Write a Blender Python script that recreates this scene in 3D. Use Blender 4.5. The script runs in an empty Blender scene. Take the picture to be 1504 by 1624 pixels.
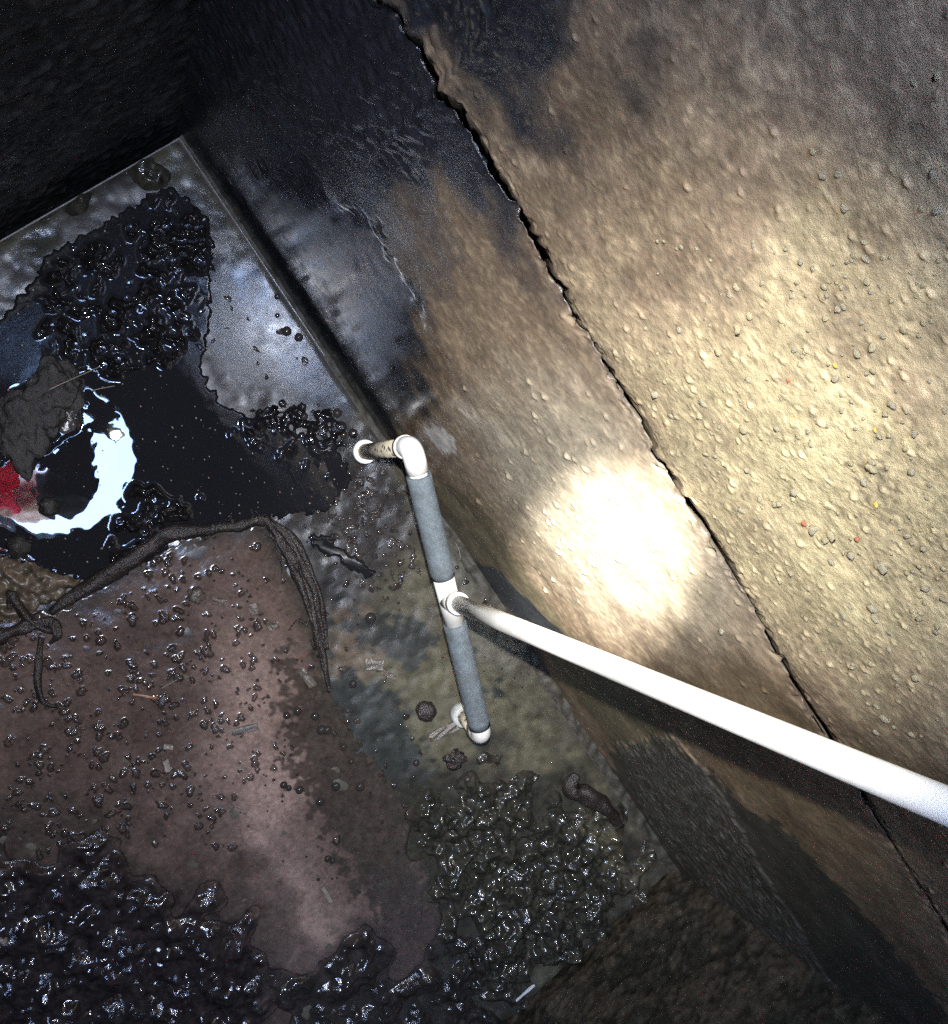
import bpy, bmesh, math, random
import numpy as np
from mathutils import Vector, Matrix

# ---------------------------------------------------------------- camera, sky, sun, torch, exposure
S = bpy.context.scene
COL = S.collection
CAM = np.array([0.2684, -0.2789, 1.25])
R = np.array([[0.53313, 0.81414, 0.23012], [0.77679, -0.57881, 0.24815], [0.33523, 0.04646, -0.94099]])
FPX, CX, CY = 1600.0, 752.0, 812.0
LEN = 1.1766          # chamber length along the wall (x)
GAP = 0.014           # long wall plane y
EXPOSURE = 8.1
TORCH_W = 2.3
MID_W = 0.25
SPILL_W = 0.17
SKY = 0.15
SUN_EL, SUN_ROT = 38.0, 205.0

cam = bpy.data.cameras.new('camera')
cam.sensor_fit = 'HORIZONTAL'; cam.sensor_width = 36.0; cam.lens = 36.0 * FPX / 1504.0
cam.clip_start = 0.01; cam.clip_end = 200
cam_o = bpy.data.objects.new('camera', cam); COL.objects.link(cam_o)
M = Matrix(((R[0][0], -R[0][1], -R[0][2], CAM[0]), (R[1][0], -R[1][1], -R[1][2], CAM[1]),
            (R[2][0], -R[2][1], -R[2][2], CAM[2]), (0, 0, 0, 1)))
cam_o.matrix_world = M
S.camera = cam_o

w = bpy.data.worlds.new('World'); S.world = w; w.use_nodes = True
nt = w.node_tree; nt.nodes.clear()
sky = nt.nodes.new('ShaderNodeTexSky'); sky.sky_type = 'NISHITA'; sky.sun_disc = False; sky.ozone_density = 2.2
sky.sun_elevation = math.radians(SUN_EL); sky.sun_rotation = math.radians(SUN_ROT)
bg = nt.nodes.new('ShaderNodeBackground'); bg.inputs['Strength'].default_value = SKY
wo = nt.nodes.new('ShaderNodeOutputWorld')
nt.links.new(sky.outputs[0], bg.inputs[0]); nt.links.new(bg.outputs[0], wo.inputs[0])

# (no sun lamp: direct sun never reaches down through the small roof opening; the sky does)

S.view_settings.view_transform = 'Standard'; S.view_settings.look = 'None'
S.view_settings.gamma = 1; S.view_settings.use_curve_mapping = False
S.view_settings.exposure = EXPOSURE
S.render.engine = 'CYCLES'
S.cycles.max_bounces = 3; S.cycles.glossy_bounces = 3; S.cycles.diffuse_bounces = 2; S.cycles.transmission_bounces = 2; S.cycles.volume_bounces = 0
S.cycles.sample_clamp_indirect = .022; S.cycles.sample_clamp_direct = 0.0
S.cycles.use_denoising = False; S.cycles.use_adaptive_sampling = False; S.cycles.use_light_tree = True

# ---------------------------------------------------------------- photo geometry helpers (points on the real floor and wall planes)
def ray(p): return R @ np.array([(p[0] - CX) / FPX, (p[1] - CY) / FPX, 1.0])
def fl(px, py, z=0.0):
    r = ray((px, py)); return CAM + r * (z - CAM[2]) / r[2]
def wl(px, py):
    r = ray((px, py)); return CAM + r * (GAP - CAM[1]) / r[1]
def img_off(rx, dn, z):      # horizontal offset from the lens, along image right / image down
    a = np.array([R[0][0], R[1][0]]); a /= np.linalg.norm(a)
    b = np.array([R[0][1], R[1][1]]); b /= np.linalg.norm(b)
    v = CAM[:2] + a * rx + b * dn
    return np.array([v[0], v[1], z])

rng = np.random.default_rng(7)
random.seed(7)

# ---------------------------------------------------------------- numpy noise and masks
def bnoise(shape, sp, lo, hi, seed, beta=1.0, stretch=(1, 1)):
    """band-passed noise: wavelengths lo..hi (metres), grid spacing sp (per axis)."""
    r = np.random.default_rng(seed)
    n = np.fft.rfft2(r.standard_normal(shape))
    fy = np.fft.fftfreq(shape[0], sp[0])[:, None] * stretch[0]; fx = np.fft.rfftfreq(shape[1], sp[1])[None, :] * stretch[1]
    fr = np.sqrt(fx * fx + fy * fy) + 1e-9
    k = np.exp(-(1 / hi / fr) ** 4) * np.exp(-(fr * lo) ** 4) * fr ** (-beta)
    o = np.fft.irfft2(n * k, s=shape)
    return (o - o.mean()) / (o.std() + 1e-12)
def blur(a, sp, sig):
    fy = np.fft.fftfreq(a.shape[0], sp[0])[:, None]; fx = np.fft.rfftfreq(a.shape[1], sp[1])[None, :]
    return np.fft.irfft2(np.fft.rfft2(a) * np.exp(-2 * (math.pi * sig) ** 2 * (fx * fx + fy * fy)), s=a.shape)
def ss(a, b, x):
    t = np.clip((x - a) / (b - a), 0, 1); return t * t * (3 - 2 * t)
def poly_mask(P, U, V):
    P = np.asarray(P, float); inside = np.zeros(U.shape, bool); j = len(P) - 1
    for i in range(len(P)):
        (x1, y1), (x2, y2) = P[i], P[j]
        c = ((y1 > V) != (y2 > V)) & (U < (x2 - x1) * (V - y1) / (y2 - y1 + 1e-12) + x1)
        inside ^= c; j = i
    return inside.astype(float)
def dist_poly(P, U, V):
    """distance to an open polyline and the parameter 0..1 along it"""
    P = np.asarray(P, float); D = np.full(U.shape, 9.0); T = np.zeros(U.shape); n = len(P) - 1
    for i in range(n):
        a, b = P[i], P[i + 1]; ab = b - a
        t = np.clip(((U - a[0]) * ab[0] + (V - a[1]) * ab[1]) / (ab @ ab + 1e-12), 0, 1)
        d = np.hypot(U - a[0] - t * ab[0], V - a[1] - t * ab[1])
        m = d < D; D[m] = d[m]; T[m] = (i + t[m]) / n
    return D, T

# ---------------------------------------------------------------- mesh helpers
def link(name, me, mat=None, parent=None, loc=None):
    o = bpy.data.objects.new(name, me); COL.objects.link(o)
    if mat is not None and me is not None and not me.materials: me.materials.append(mat)
    if parent is not None: o.parent = parent
    if loc is not None: o.location = loc
    return o
def empty(name, loc=(0, 0, 0)):
    o = bpy.data.objects.new(name, None); COL.objects.link(o); o.location = loc; o.empty_display_size = .02
    return o
def tag(o, label=None, cat=None, group=None, kind=None):
    if label: o['label'] = label
    if cat: o['category'] = cat
    if group: o['group'] = group
    if kind: o['kind'] = kind
    return o
def grid_mesh(name, X, Y, Z, col=None, rgh=None, keep=None, flip=False, bmp=None):
    """X,Y,Z arrays (n,m); col (n,m,3); rgh (n,m); keep (n,m) vertex mask."""
    n, m = X.shape
    idx = np.arange(n * m).reshape(n, m)
    q = np.stack([idx[:-1, :-1], idx[:-1, 1:], idx[1:, 1:], idx[1:, :-1]], -1).reshape(-1, 4)
    if flip: q = q[:, ::-1]
    V = np.stack([X, Y, Z], -1).reshape(-1, 3)
    C = None if col is None else np.concatenate([np.clip(col, .002, 1), (np.ones(X.shape) if bmp is None else bmp)[..., None]], -1).reshape(-1, 4); G = None if rgh is None else rgh.reshape(-1)
    if keep is not None:
        k = keep.reshape(-1)[q].any(1); q = q[k]
        used = np.unique(q); mp = np.full(n * m, -1); mp[used] = np.arange(len(used))
        q = mp[q]; V = V[used]
        C = None if C is None else C[used]; G = None if G is None else G[used]
    me = bpy.data.meshes.new(name)
    me.vertices.add(len(V)); me.vertices.foreach_set('co', V.astype(np.float32).ravel())
    me.loops.add(q.size); me.loops.foreach_set('vertex_index', q.astype(np.int32).ravel())
    me.polygons.add(len(q)); me.polygons.foreach_set('loop_start', np.arange(0, q.size, 4, dtype=np.int32))
    me.polygons.foreach_set('use_smooth', np.ones(len(q), bool))
    if C is not None:
        a = me.attributes.new('col', 'FLOAT_COLOR', 'POINT')
        a.data.foreach_set('color', C.astype(np.float32).ravel())
    if G is not None:
        a = me.attributes.new('rgh', 'FLOAT', 'POINT'); a.data.foreach_set('value', np.clip(G, .02, 1).astype(np.float32))
    me.update(calc_edges=True); me.validate()
    return me
def pymesh(name, V, F, smooth=True):
    me = bpy.data.meshes.new(name); me.from_pydata([tuple(map(float, v)) for v in V], [], F); me.update()
    if smooth:
        for p in me.polygons: p.use_smooth = True
    return me
def box_mesh(name, x0, x1, y0, y1, z0, z1, bev=0.0):
    bm = bmesh.new(); bmesh.ops.create_cube(bm, size=1)
    for v in bm.verts:
        v.co = ((x0 + x1) / 2 + v.co.x * (x1 - x0), (y0 + y1) / 2 + v.co.y * (y1 - y0), (z0 + z1) / 2 + v.co.z * (z1 - z0))
    if bev: bmesh.ops.bevel(bm, geom=bm.edges[:], offset=bev, segments=2, affect='EDGES', profile=.5)
    me = bpy.data.meshes.new(name); bm.to_mesh(me); bm.free(); return me
def tube(name, pts, rad, n=24, cap=True, wob=None, hollow=0.0):
    """tube along pts with radius (number or list); hollow = wall thickness for an open end look"""
    P = [Vector(p) for p in pts]; rad = [rad] * len(P) if np.isscalar(rad) else list(rad)
    V, F = [], []; T0 = (P[1] - P[0]).normalized(); N = T0.orthogonal().normalized()
    for i, p in enumerate(P):
        T = (P[min(i + 1, len(P) - 1)] - P[max(i - 1, 0)]).normalized()
        N = (N - T * N.dot(T)).normalized(); B = T.cross(N)
        for k in range(n):
            a = 2 * math.pi * k / n; r = rad[i] * (1 if wob is None else wob(i, k))
            V.append(p + N * (math.cos(a) * r) + B * (math.sin(a) * r))
    for i in range(len(P) - 1):
        for k in range(n):
            a, b = i * n + k, i * n + (k + 1) % n; F.append((a, b, b + n, a + n))
    if cap:
        F.append(tuple(range(n - 1, -1, -1))); e = (len(P) - 1) * n; F.append(tuple(range(e, e + n)))
    me = pymesh(name, V, F)
    if cap:
        me.polygons[-1].use_smooth = False; me.polygons[-2].use_smooth = False
    return me
def arc(c, a, b, n=8):
    """rounded corner at c between unit directions a (towards first leg) and b"""
    c, a, b = Vector(c), Vector(a), Vector(b)
    return [c + a * (1 - t) ** 2 + b * t ** 2 for t in np.linspace(0, 1, n)]

# ---------------------------------------------------------------- materials
def newmat(name):
    m = bpy.data.materials.new(name); m.use_nodes = True
    t = m.node_tree; b = t.nodes['Principled BSDF']; return m, t, b
def nd(t, typ, **kw):
    n = t.nodes.new(typ)
    for k, v in kw.items():
        if k in n.inputs: n.inputs[k].default_value = v
        else: setattr(n, k, v)
    return n
def noise(t, vec, scale, detail=6, rough=.6, dist=0):
    n = nd(t, 'ShaderNodeTexNoise'); n.inputs['Scale'].default_value = scale; n.inputs['Detail'].default_value = detail
    n.inputs['Roughness'].default_value = rough; n.inputs['Distortion'].default_value = dist
    t.links.new(vec, n.inputs['Vector']); return n.outputs['Fac']
def mathn(t, op, a, b=None, clamp=False):
    n = nd(t, 'ShaderNodeMath', operation=op); n.use_clamp = clamp
    for i, v in enumerate((a, b)):
        if v is None: continue
        if hasattr(v, 'links'): t.links.new(v, n.inputs[i])
        else: n.inputs[i].default_value = v
    return n.outputs[0]
def maprange(t, v, a, b, c, d):
    n = nd(t, 'ShaderNodeMapRange'); t.links.new(v, n.inputs[0])
    for i, k in enumerate((a, b, c, d)): n.inputs[i + 1].default_value = k
    return n.outputs[0]
def surf(name, col=None, rough=.4, var=.35, vscale=30, bumps=((120, .002, 6), (500, .0008, 4)), attr=False, spec=.5,
         speck=None, grit=0.0, rvar=.25, tint=None, coat=0.0, ior=1.45):
    """procedural surface: colour (flat or attribute) x noise mottling, roughness with noise, stacked bump"""
    m, t, b = newmat(name)
    tc = nd(t, 'ShaderNodeNewGeometry').outputs['Position'] if attr else nd(t, 'ShaderNodeTexCoord').outputs['Object']
    if attr:
        an = nd(t, 'ShaderNodeAttribute', attribute_name='col'); base = an.outputs['Color']
        rg = nd(t, 'ShaderNodeAttribute', attribute_name='rgh').outputs['Fac']
    else:
        c = nd(t, 'ShaderNodeRGB'); c.outputs[0].default_value = (*col, 1); base = c.outputs[0]
        rg = nd(t, 'ShaderNodeValue'); rg.outputs[0].default_value = rough; rg = rg.outputs[0]
    n1 = noise(t, tc, vscale, 5, .65); n2 = noise(t, tc, vscale * 6.3, 3, .6)
    v = mathn(t, 'ADD', maprange(t, n1, .25, .75, 1 - var, 1 + var), maprange(t, n2, .25, .75, -var * .5, var * .5))
    mx = nd(t, 'ShaderNodeVectorMath', operation='SCALE'); t.links.new(base, mx.inputs[0]); t.links.new(v, mx.inputs['Scale'])
    out = mx.outputs[0]
    if tint:
        mm = nd(t, 'ShaderNodeMix', data_type='RGBA'); t.links.new(maprange(t, noise(t, tc, vscale * .37, 5, .7), .42, .68, 0, tint[1]), mm.inputs[0])
        t.links.new(out, mm.inputs[6]); mm.inputs[7].default_value = (*tint[0], 1); out = mm.outputs[2]
    if speck:
        vo = nd(t, 'ShaderNodeTexVoronoi'); vo.inputs['Scale'].default_value = speck[0]; t.links.new(tc, vo.inputs['Vector'])
        mm = nd(t, 'ShaderNodeMix', data_type='RGBA'); t.links.new(maprange(t, vo.outputs['Distance'], speck[2] * .6, speck[2], 1, 0), mm.inputs[0])
        t.links.new(out, mm.inputs[6]); mm.inputs[7].default_value = (*speck[1], 1); out = mm.outputs[2]
    t.links.new(out, b.inputs['Base Color'])
    r2 = mathn(t, 'ADD', rg, maprange(t, noise(t, tc, vscale * 2.1, 2, .6), .3, .7, -rvar * .5, rvar * .5), True)
    t.links.new(mathn(t, 'MAXIMUM', r2, .03), b.inputs['Roughness'])
    b.inputs['IOR'].default_value = ior; b.inputs['Specular IOR Level'].default_value = spec
    if coat: b.inputs['Coat Weight'].default_value = coat; b.inputs['Coat Roughness'].default_value = .12
    prev = None
    for sc, dst, det in bumps:
        bp = nd(t, 'ShaderNodeBump'); bp.inputs['Strength'].default_value = 1; bp.inputs['Distance'].default_value = dst
        t.links.new(noise(t, tc, sc, det, .6), bp.inputs['Height'])
        if attr: t.links.new(an.outputs['Alpha'], bp.inputs['Strength'])
        if prev is not None: t.links.new(prev, bp.inputs['Normal'])
        prev = bp.outputs[0]
    if prev is not None: t.links.new(prev, b.inputs['Normal'])
    return m

M_WALL = surf('wall_concrete', attr=True, var=.28, vscale=26, bumps=((60, .00015, 2), (420, .0006, 3), (1300, .00030, 1)), rvar=.2, spec=.6)
M_SLAB = surf('slab_concrete', attr=True, var=.22, vscale=22, bumps=((180, .0002, 3), (750, .00025, 2)), rvar=.14, spec=.5, speck=(160, (.02, .022, .02), .12))
M_MUD = surf('wet_mud', attr=True, var=.35, vscale=40, bumps=((330, .0010, 3), (900, .0003, 1)), rvar=.06)
M_SILT = surf('wet_silt', attr=True, var=.12, vscale=14, bumps=((60, .0004, 4),), rvar=.06)
M_DARK = surf('dark_concrete', col=(.05, .045, .04), rough=.55, bumps=((60, .004, 8), (300, .002, 4)))
M_ROOF = surf('roof_concrete', col=(.07, .065, .06), rough=.8, bumps=((40, .004, 8), (200, .002, 4)))
M_PVC = surf('white_pvc', col=(.80, .79, .73), rough=.38, var=.035, tint=((.42, .36, .27), .32), vscale=60, bumps=((300, .00006, 2),), rvar=.12)
M_PVCD = surf('stained_pvc', col=(.66, .58, .42), rough=.55, var=.4, vscale=110, bumps=((240, .0006, 4),), speck=(130, (.035, .03, .025), .42))
M_PVCW = surf('wet_grey_pvc', col=(.42, .43, .40), rough=.22, var=.3, vscale=110, bumps=((240, .0004, 4),))
M_FOAM = surf('grey_foam', tint=((.06, .06, .055), .45), col=(.135, .162, .176), rough=.7, var=.30, vscale=160, bumps=((900, .0009, 3), (2200, .0004, 2)), rvar=.1)
M_ROCK = surf('muddy_stone', col=(.018, .016, .0145), rough=.5, var=.45, vscale=55, bumps=((110, .003, 7), (500, .001, 4)))
M_PEB = surf('grey_pebble', col=(.27, .24, .165), rough=.34, var=.3, vscale=90, bumps=((240, .0009, 4),), rvar=.3)
M_PEB2 = surf('khaki_pebble', col=(.30, .26, .155), rough=.45, var=.35, vscale=90, bumps=((240, .0009, 4),), rvar=.3)
M_PEBR = surf('red_pebble', col=(.30, .10, .055), rough=.4, var=.25, vscale=120, bumps=((300, .0006, 4),))
M_PEBY = surf('yellow_pebble', col=(.5, .32, .06), rough=.4, var=.25, vscale=120, bumps=((300, .0006, 4),))
M_ROOT = surf('muddy_root', col=(.022, .017, .015), rough=.30, var=.4, vscale=60, bumps=((120, .0022, 6), (420, .0014, 4)), rvar=.2)
M_WOOD = surf('wet_wood_chip', col=(.085, .070, .055), rough=.3, var=.35, vscale=120, bumps=((300, .0012, 4),))
M_STRAW = surf('straw', col=(.24, .11, .035), rough=.4, var=.2, vscale=90, bumps=())
M_FIBRE = surf('pale_fibre', col=(.19, .165, .13), rough=.4, var=.2, vscale=90, bumps=())
M_PLAST = surf('clear_plastic_sliver', col=(.55, .58, .62), rough=.12, var=.1, vscale=80, bumps=())
M_SHIRT = surf('crimson_cloth', col=(.42, .012, .05), rough=.8, var=.15, vscale=60, bumps=((60, .004, 4),))
M_SKIN = surf('skin', col=(.45, .26, .2), rough=.5, var=.1, vscale=60, bumps=())
M_HAIR = surf('dark_hair', col=(.008, .007, .007), rough=.9, var=.2, vscale=200, bumps=(), spec=.05)
M_HEM, _t, _b = newmat('thin_crimson_cloth')
_b.inputs['Base Color'].default_value = (.55, .012, .06, 1); _b.inputs['Roughness'].default_value = .8
_tr = nd(_t, 'ShaderNodeBsdfTranslucent'); _tr.inputs[0].default_value = (.75, .02, .09, 1); _mx = nd(_t, 'ShaderNodeMixShader'); _mx.inputs[0].default_value = .5
_t.links.new(_b.outputs[0], _mx.inputs[1]); _t.links.new(_tr.outputs[0], _mx.inputs[2]); _t.links.new(_mx.outputs[0], _t.nodes['Material Output'].inputs[0])
M_BLACK = surf('black_plastic', col=(.015, .015, .018), rough=.3, var=.1, vscale=80, bumps=())
M_TROUS = surf('dark_trousers', col=(.02, .022, .03), rough=.8, var=.15, vscale=60, bumps=((60, .003, 4),))
mw, tw, bw = newmat('murky_water')
bw.inputs['Base Color'].default_value = (.010, .010, .012, 1); bw.inputs['Roughness'].default_value = .012
bw.inputs['IOR'].default_value = 1.36
_p = nd(tw, 'ShaderNodeNewGeometry').outputs['Position']
_b = nd(tw, 'ShaderNodeBump'); _b.inputs['Distance'].default_value = .000006; _b.inputs['Strength'].default_value = 1
tw.links.new(noise(tw, _p, 55, 3), _b.inputs['Height']); tw.links.new(_b.outputs[0], bw.inputs['Normal'])
M_WATER = mw
mb, tb, bb = newmat('water_bubble')
bb.inputs['Base Color'].default_value = (.028, .024, .021, 1); bb.inputs['Roughness'].default_value = .04; bb.inputs['IOR'].default_value = 1.36
M_BUB = mb

# ================================================================ THE CHAMBER
ZTOP = 1.75
# ---- crack line between the two concrete courses, traced on the wall plane
crack_px = [(596, 0), (633, 20), (641, 47), (663, 66), (671, 90), (691, 128), (688, 150), (722, 171), (749, 213), (771, 256), (799, 296),
            (822, 336), (852, 392), (864, 410), (877, 445), (892, 460), (917, 515), (939, 539), (969, 600), (1022, 675), (1037, 708),
            (1033, 719), (1072, 765), (1077, 787), (1086, 789), (1112, 830), (1152, 895), (1187, 955), (1227, 1025), (1259, 1079),
            (1266, 1087), (1271, 1104), (1311, 1165), (1369, 1265), (1400, 1315), (1454, 1404), (1504, 1484)]
cw = np.array([wl(*p) for p in crack_px]); o_ = np.argsort(cw[:, 0]); cw = cw[o_]
def crack_z(x):
    z = np.interp(x, np.r_[-.1, cw[:, 0], 1.4], np.r_[cw[0, 2], cw[:, 2], cw[-1, 2]])
    r = np.random.default_rng(3); 
    for wv, a in ((.021, .0011), (.009, .0010), (.0047, .0006)):
        z = z + a * np.sin(x / wv * 6.283 + r.random() * 6) * np.sin(x / wv * 2.17 + r.random() * 6)
    return z

def wall_fields(X, Z, sp, seed):
    """albedo, roughness and relief of the long wall at (x,z)"""
    def pm(P, soft, wob=.35, seed2=0, wl_=(.008, .12)):
        if soft > .028: wl_ = (.025, .25)
        P = [(wl(*p)[0], wl(*p)[2]) for p in P]
        m = blur(poly_mask(P, X, Z), sp, soft)
        e0 = .3 if soft <= .028 else .05
        return ss(e0, 1 - e0, m + wob * .35 * bnoise(X.shape, sp, wl_[0], wl_[1], seed + 11 + seed2, 1.2) * np.clip(4 * m * (1 - m) + .15, 0, 1))
    n1 = bnoise(X.shape, sp, .02, .25, seed + 1, 1.4); n2 = bnoise(X.shape, sp, .005, .05, seed + 2, 1.0)
    n3 = bnoise(X.shape, sp, .004, .012, seed + 3, .3); n0 = bnoise(X.shape, sp, .05, .3, seed + 4, 1.5)
    low = ss(crack_z(X) + .01, crack_z(X) - .02, Z)
    brown = np.array([.180, .130, .085]); khaki = np.array([.345, .298, .170]); pale = np.array([.36, .32, .235])
    black = np.array([.018, .019, .023]); dkbr = np.array([.085, .062, .042])
    C = np.ones(X.shape + (3,)) * brown
    mix = lambda C, c, m: C * (1 - m[..., None]) + np.asarray(c) * m[..., None]
    C = mix(C, [.145, .098, .066], ss(-.2, 1.4, n1) * .4)
    C = mix(C, [.30, .24, .15], ss(.3, 1.6, n2) * .35)
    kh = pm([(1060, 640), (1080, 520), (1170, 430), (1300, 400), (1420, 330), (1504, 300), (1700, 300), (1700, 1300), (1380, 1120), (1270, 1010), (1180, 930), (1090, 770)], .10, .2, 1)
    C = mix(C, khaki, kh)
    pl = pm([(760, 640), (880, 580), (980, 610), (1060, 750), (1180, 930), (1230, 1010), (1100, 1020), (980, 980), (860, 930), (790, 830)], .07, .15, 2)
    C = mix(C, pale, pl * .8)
    up = pm([(800, 200), (1000, 20), (1504, -60), (1700, 0), (1700, 280), (1504, 240), (1280, 300), (1120, 390), (960, 470), (880, 400)], .07, .25, 3)
    C = mix(C, [.070, .049, .031], up * .9)
    bottom = pm([(1160, 1010), (1300, 1090), (1420, 1180), (1600, 1300), (1504, 1560), (1400, 1560), (1150, 1250), (1020, 1080)], .03, .5, 4)
    C = mix(C, [.135, .098, .055], bottom * .85)
    # olive stain low on the wall beside the floor
    ol = pm([(690, 760), (760, 800), (900, 1000), (1080, 1180), (1000, 1220), (850, 1010), (760, 930), (650, 760)], .015, .5, 5)
    C = mix(C, [.115, .10, .06], ol * .85)
    # tide-black top end of the wall
    blk = pm([(150, -150), (1100, -200), (1010, 40), (920, 160), (830, 260), (740, 330), (670, 400), (640, 470), (690, 560), (640, 690), (560, 700), (380, 480), (180, 260), (60, 60)], .03, .7, 6)
    C = mix(C, black, np.clip(blk * 1.0, 0, 1))
    C = mix(C, [.11, .088, .07], pm([(590, 330), (640, 300), (700, 320), (730, 400), (700, 480), (640, 440)], .012, .7, 7) * .65)
    # black damp foot of the wall at the far end
    wet = pm([(960, 1190), (1060, 1175), (1150, 1245), (1230, 1310), (1330, 1400), (1400, 1490), (1504, 1600), (1504, 1700), (1300, 1600), (1040, 1380)], .014, .8, 8)
    C = mix(C, [.055, .050, .038], wet)
    strk = pm([(975, 1185), (1010, 1175), (1070, 1165), (1120, 1225), (1165, 1290), (1200, 1360), (1280, 1490), (1330, 1580), (1230, 1540), (1120, 1420), (1040, 1320), (1000, 1240)], .006, .7, 9)
    flake = bnoise(X.shape, sp, .006, .03, seed + 21, .5, (1, 2.2))
    C = mix(C, [.085, .082, .070], strk * ss(-.6, .5, flake))
    stain = pm([(745, 890), (790, 900), (850, 965), (900, 1010), (860, 1010), (800, 960)], .006, .6, 10)
    C = mix(C, [.03, .034, .04], stain)
    wall_glint = pm([(672, 676), (700, 672), (722, 700), (728, 716), (708, 724), (688, 706)], .007, .7, 15)
    C = mix(C, [.50, .50, .47], wall_glint * .8)  # bright reflection on the wet wall, painted in as a pale patch
    pit = ss(1.3, 2.2, bnoise(X.shape, sp, .004, .014, seed + 71, .5) + .5 * n1) * (1 - low)
    C = mix(C, [.10, .085, .06], pit * .6)
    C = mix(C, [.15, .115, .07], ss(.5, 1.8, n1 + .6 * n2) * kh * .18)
    C *= np.clip(1 + .10 * n2 + .06 * n3, .6, 1.5)[..., None]
    # roughness: damp smooth lower course, drier gritty upper course
    G = .62 - .12 * low
    film = pm([(640, 640), (700, 620), (760, 660), (900, 760), (960, 900), (900, 960), (780, 840), (690, 760)], .02, .4, 12)
    G = G * (1 - film) + .26 * film
    G = G * (1 - blk) + .24 * blk
    G = G * (1 - wall_glint) + .12 * wall_glint
    shine = pm([(300, 260), (470, 260), (620, 380), (690, 540), (740, 660), (720, 740), (620, 700), (500, 560), (380, 400)], .025, .5, 13)
    G = G * (1 - shine) + .17 * shine
    G = G * (1 - wet) + .38 * wet
    smooth_ = 1 - .98 * shine
    # relief
    Hh = (.0009 * n0 + .00009 * n2 * (1 - .6 * low) + .00004 * n3 * (1 - .6 * low)) * smooth_
    Hh = Hh * (1 - .55 * film)
    kn = np.clip(bnoise(X.shape, sp, .006, .02, seed + 31, .6), 0, 3)
    dm = np.zeros(X.shape); r_ = np.random.default_rng(seed + 55); nn = int(26000 * (X.max() - X.min()) * (Z.max() - Z.min()))
    gx, gz = sp[1], sp[0]; dens = (1 - low) * (.12 + .88 * kh) + low * .25 * pl
    for _ in range(nn):
        i, j = r_.integers(3, X.shape[0] - 3), r_.integers(3, X.shape[1] - 3)
        if r_.random() > dens[i, j]: continue
        rr = (.0010 + .0030 * r_.random() ** 4) * (.55 + .9 * np.clip(.9 - Z[i, j], 0, 1)); ki, kj = int(rr / gz) + 1, int(rr / gx) + 1
        sl = (slice(max(i - ki, 0), i + ki + 1), slice(max(j - kj, 0), j + kj + 1))
        d = ((X[sl] - X[i, j]) ** 2 + ((Z[sl] - Z[i, j]) * r_.uniform(.7, 1.3)) ** 2) / rr ** 2
        dm[sl] = np.maximum(dm[sl], rr * r_.uniform(.3, .75) * np.sqrt(np.clip(1 - d, 0, 1)))
    Hh = Hh + dm + .00012 * kn * (1 - low) * (.2 + .8 * kh)
    blk_r = pm([(250, -150), (1000, -150), (850, 100), (760, 220), (660, 260), (480, 230), (330, 150)], .03, .5, 14)
    rip = bnoise(X.shape, sp, .006, .03, seed + 41, .8, (1, 1.7))
    Hh = Hh + blk_r * (.00015 * rip + .00035 * bnoise(X.shape, sp, .01, .03, seed + 43, .6)) 
    Hh = Hh + strk * (.0007 * np.abs(flake) + .0015)
    B = np.clip((.26 + .74 * (1 - low) * (.55 + .45 * kh)) * (1 - .6 * film) * (1 - .85 * np.clip(shine, 0, 1)) + .55 * blk * (1 - shine) + .5 * strk, .04, 1)
    return C, G, Hh, B

wall = empty('concrete_wall', (.6, GAP, 0))
tag(wall, 'long concrete side wall split by a jagged horizontal crack, black damp end and khaki lit end', 'wall')
def course(name, z0, z1, nx, nz, seed, top_gap):
    xs = np.linspace(-.10, LEN + .12, nx); x = xs[None, :] * np.ones((nz, 1)); t = np.linspace(0, 1, nz)[:, None]
    lo = z0(xs)[None, :]; hi = z1(xs)[None, :]; z = lo + (hi - lo) * t
    sp = ((hi - lo).mean() / (nz - 1), (xs[1] - xs[0]))
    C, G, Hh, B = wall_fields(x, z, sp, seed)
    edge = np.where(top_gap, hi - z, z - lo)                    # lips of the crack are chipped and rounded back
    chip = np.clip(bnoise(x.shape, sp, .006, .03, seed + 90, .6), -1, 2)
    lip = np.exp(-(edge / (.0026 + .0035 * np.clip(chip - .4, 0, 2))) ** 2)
    Hh = Hh - (.0006 + .0018 * np.clip(chip, 0, 2)) * lip
    if not top_gap: Hh = Hh - .0005
    y = GAP - Hh
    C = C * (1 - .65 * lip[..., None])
    # carry the joint face back into the wall
    row = -1 if top_gap else 0
    def back(a, v): 
        b = np.repeat(a[row][None], 1, 0) if v is None else v
        return np.vstack([a, b]) if top_gap else np.vstack([b, a])
    x2 = back(x, None); z2 = back(z, z[row][None] - .15); y2 = back(y, y[row][None] + .07)
    C2 = np.concatenate([C, C[-1:]], 0) if top_gap else np.concatenate([C[:1], C], 0)
    G2 = back(G, None)
    return grid_mesh(name, x2 - .6, y2 - GAP, z2, C2, G2, flip=False, bmp=back(B, None))
_hx = np.arange(-.2, 1.5, .006); _h1 = np.random.default_rng(8).normal(0, 1, (2, len(_hx)))
def half(x, k=0): return np.clip(.0033 + .0004 * np.interp(x, _hx, _h1[k]) + .0010 * np.sin(x * 61 + 1) * np.sin(x * 23), .0012, .009)
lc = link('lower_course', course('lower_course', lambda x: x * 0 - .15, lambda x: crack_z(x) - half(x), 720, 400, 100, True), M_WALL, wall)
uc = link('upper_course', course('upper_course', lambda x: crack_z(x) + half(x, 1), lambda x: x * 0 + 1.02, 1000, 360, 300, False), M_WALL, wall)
tc_ = link('top_course', box_mesh('top_course', -.70, LEN - .48, -.004, .12, 1.018, ZTOP), M_DARK, wall)
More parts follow.
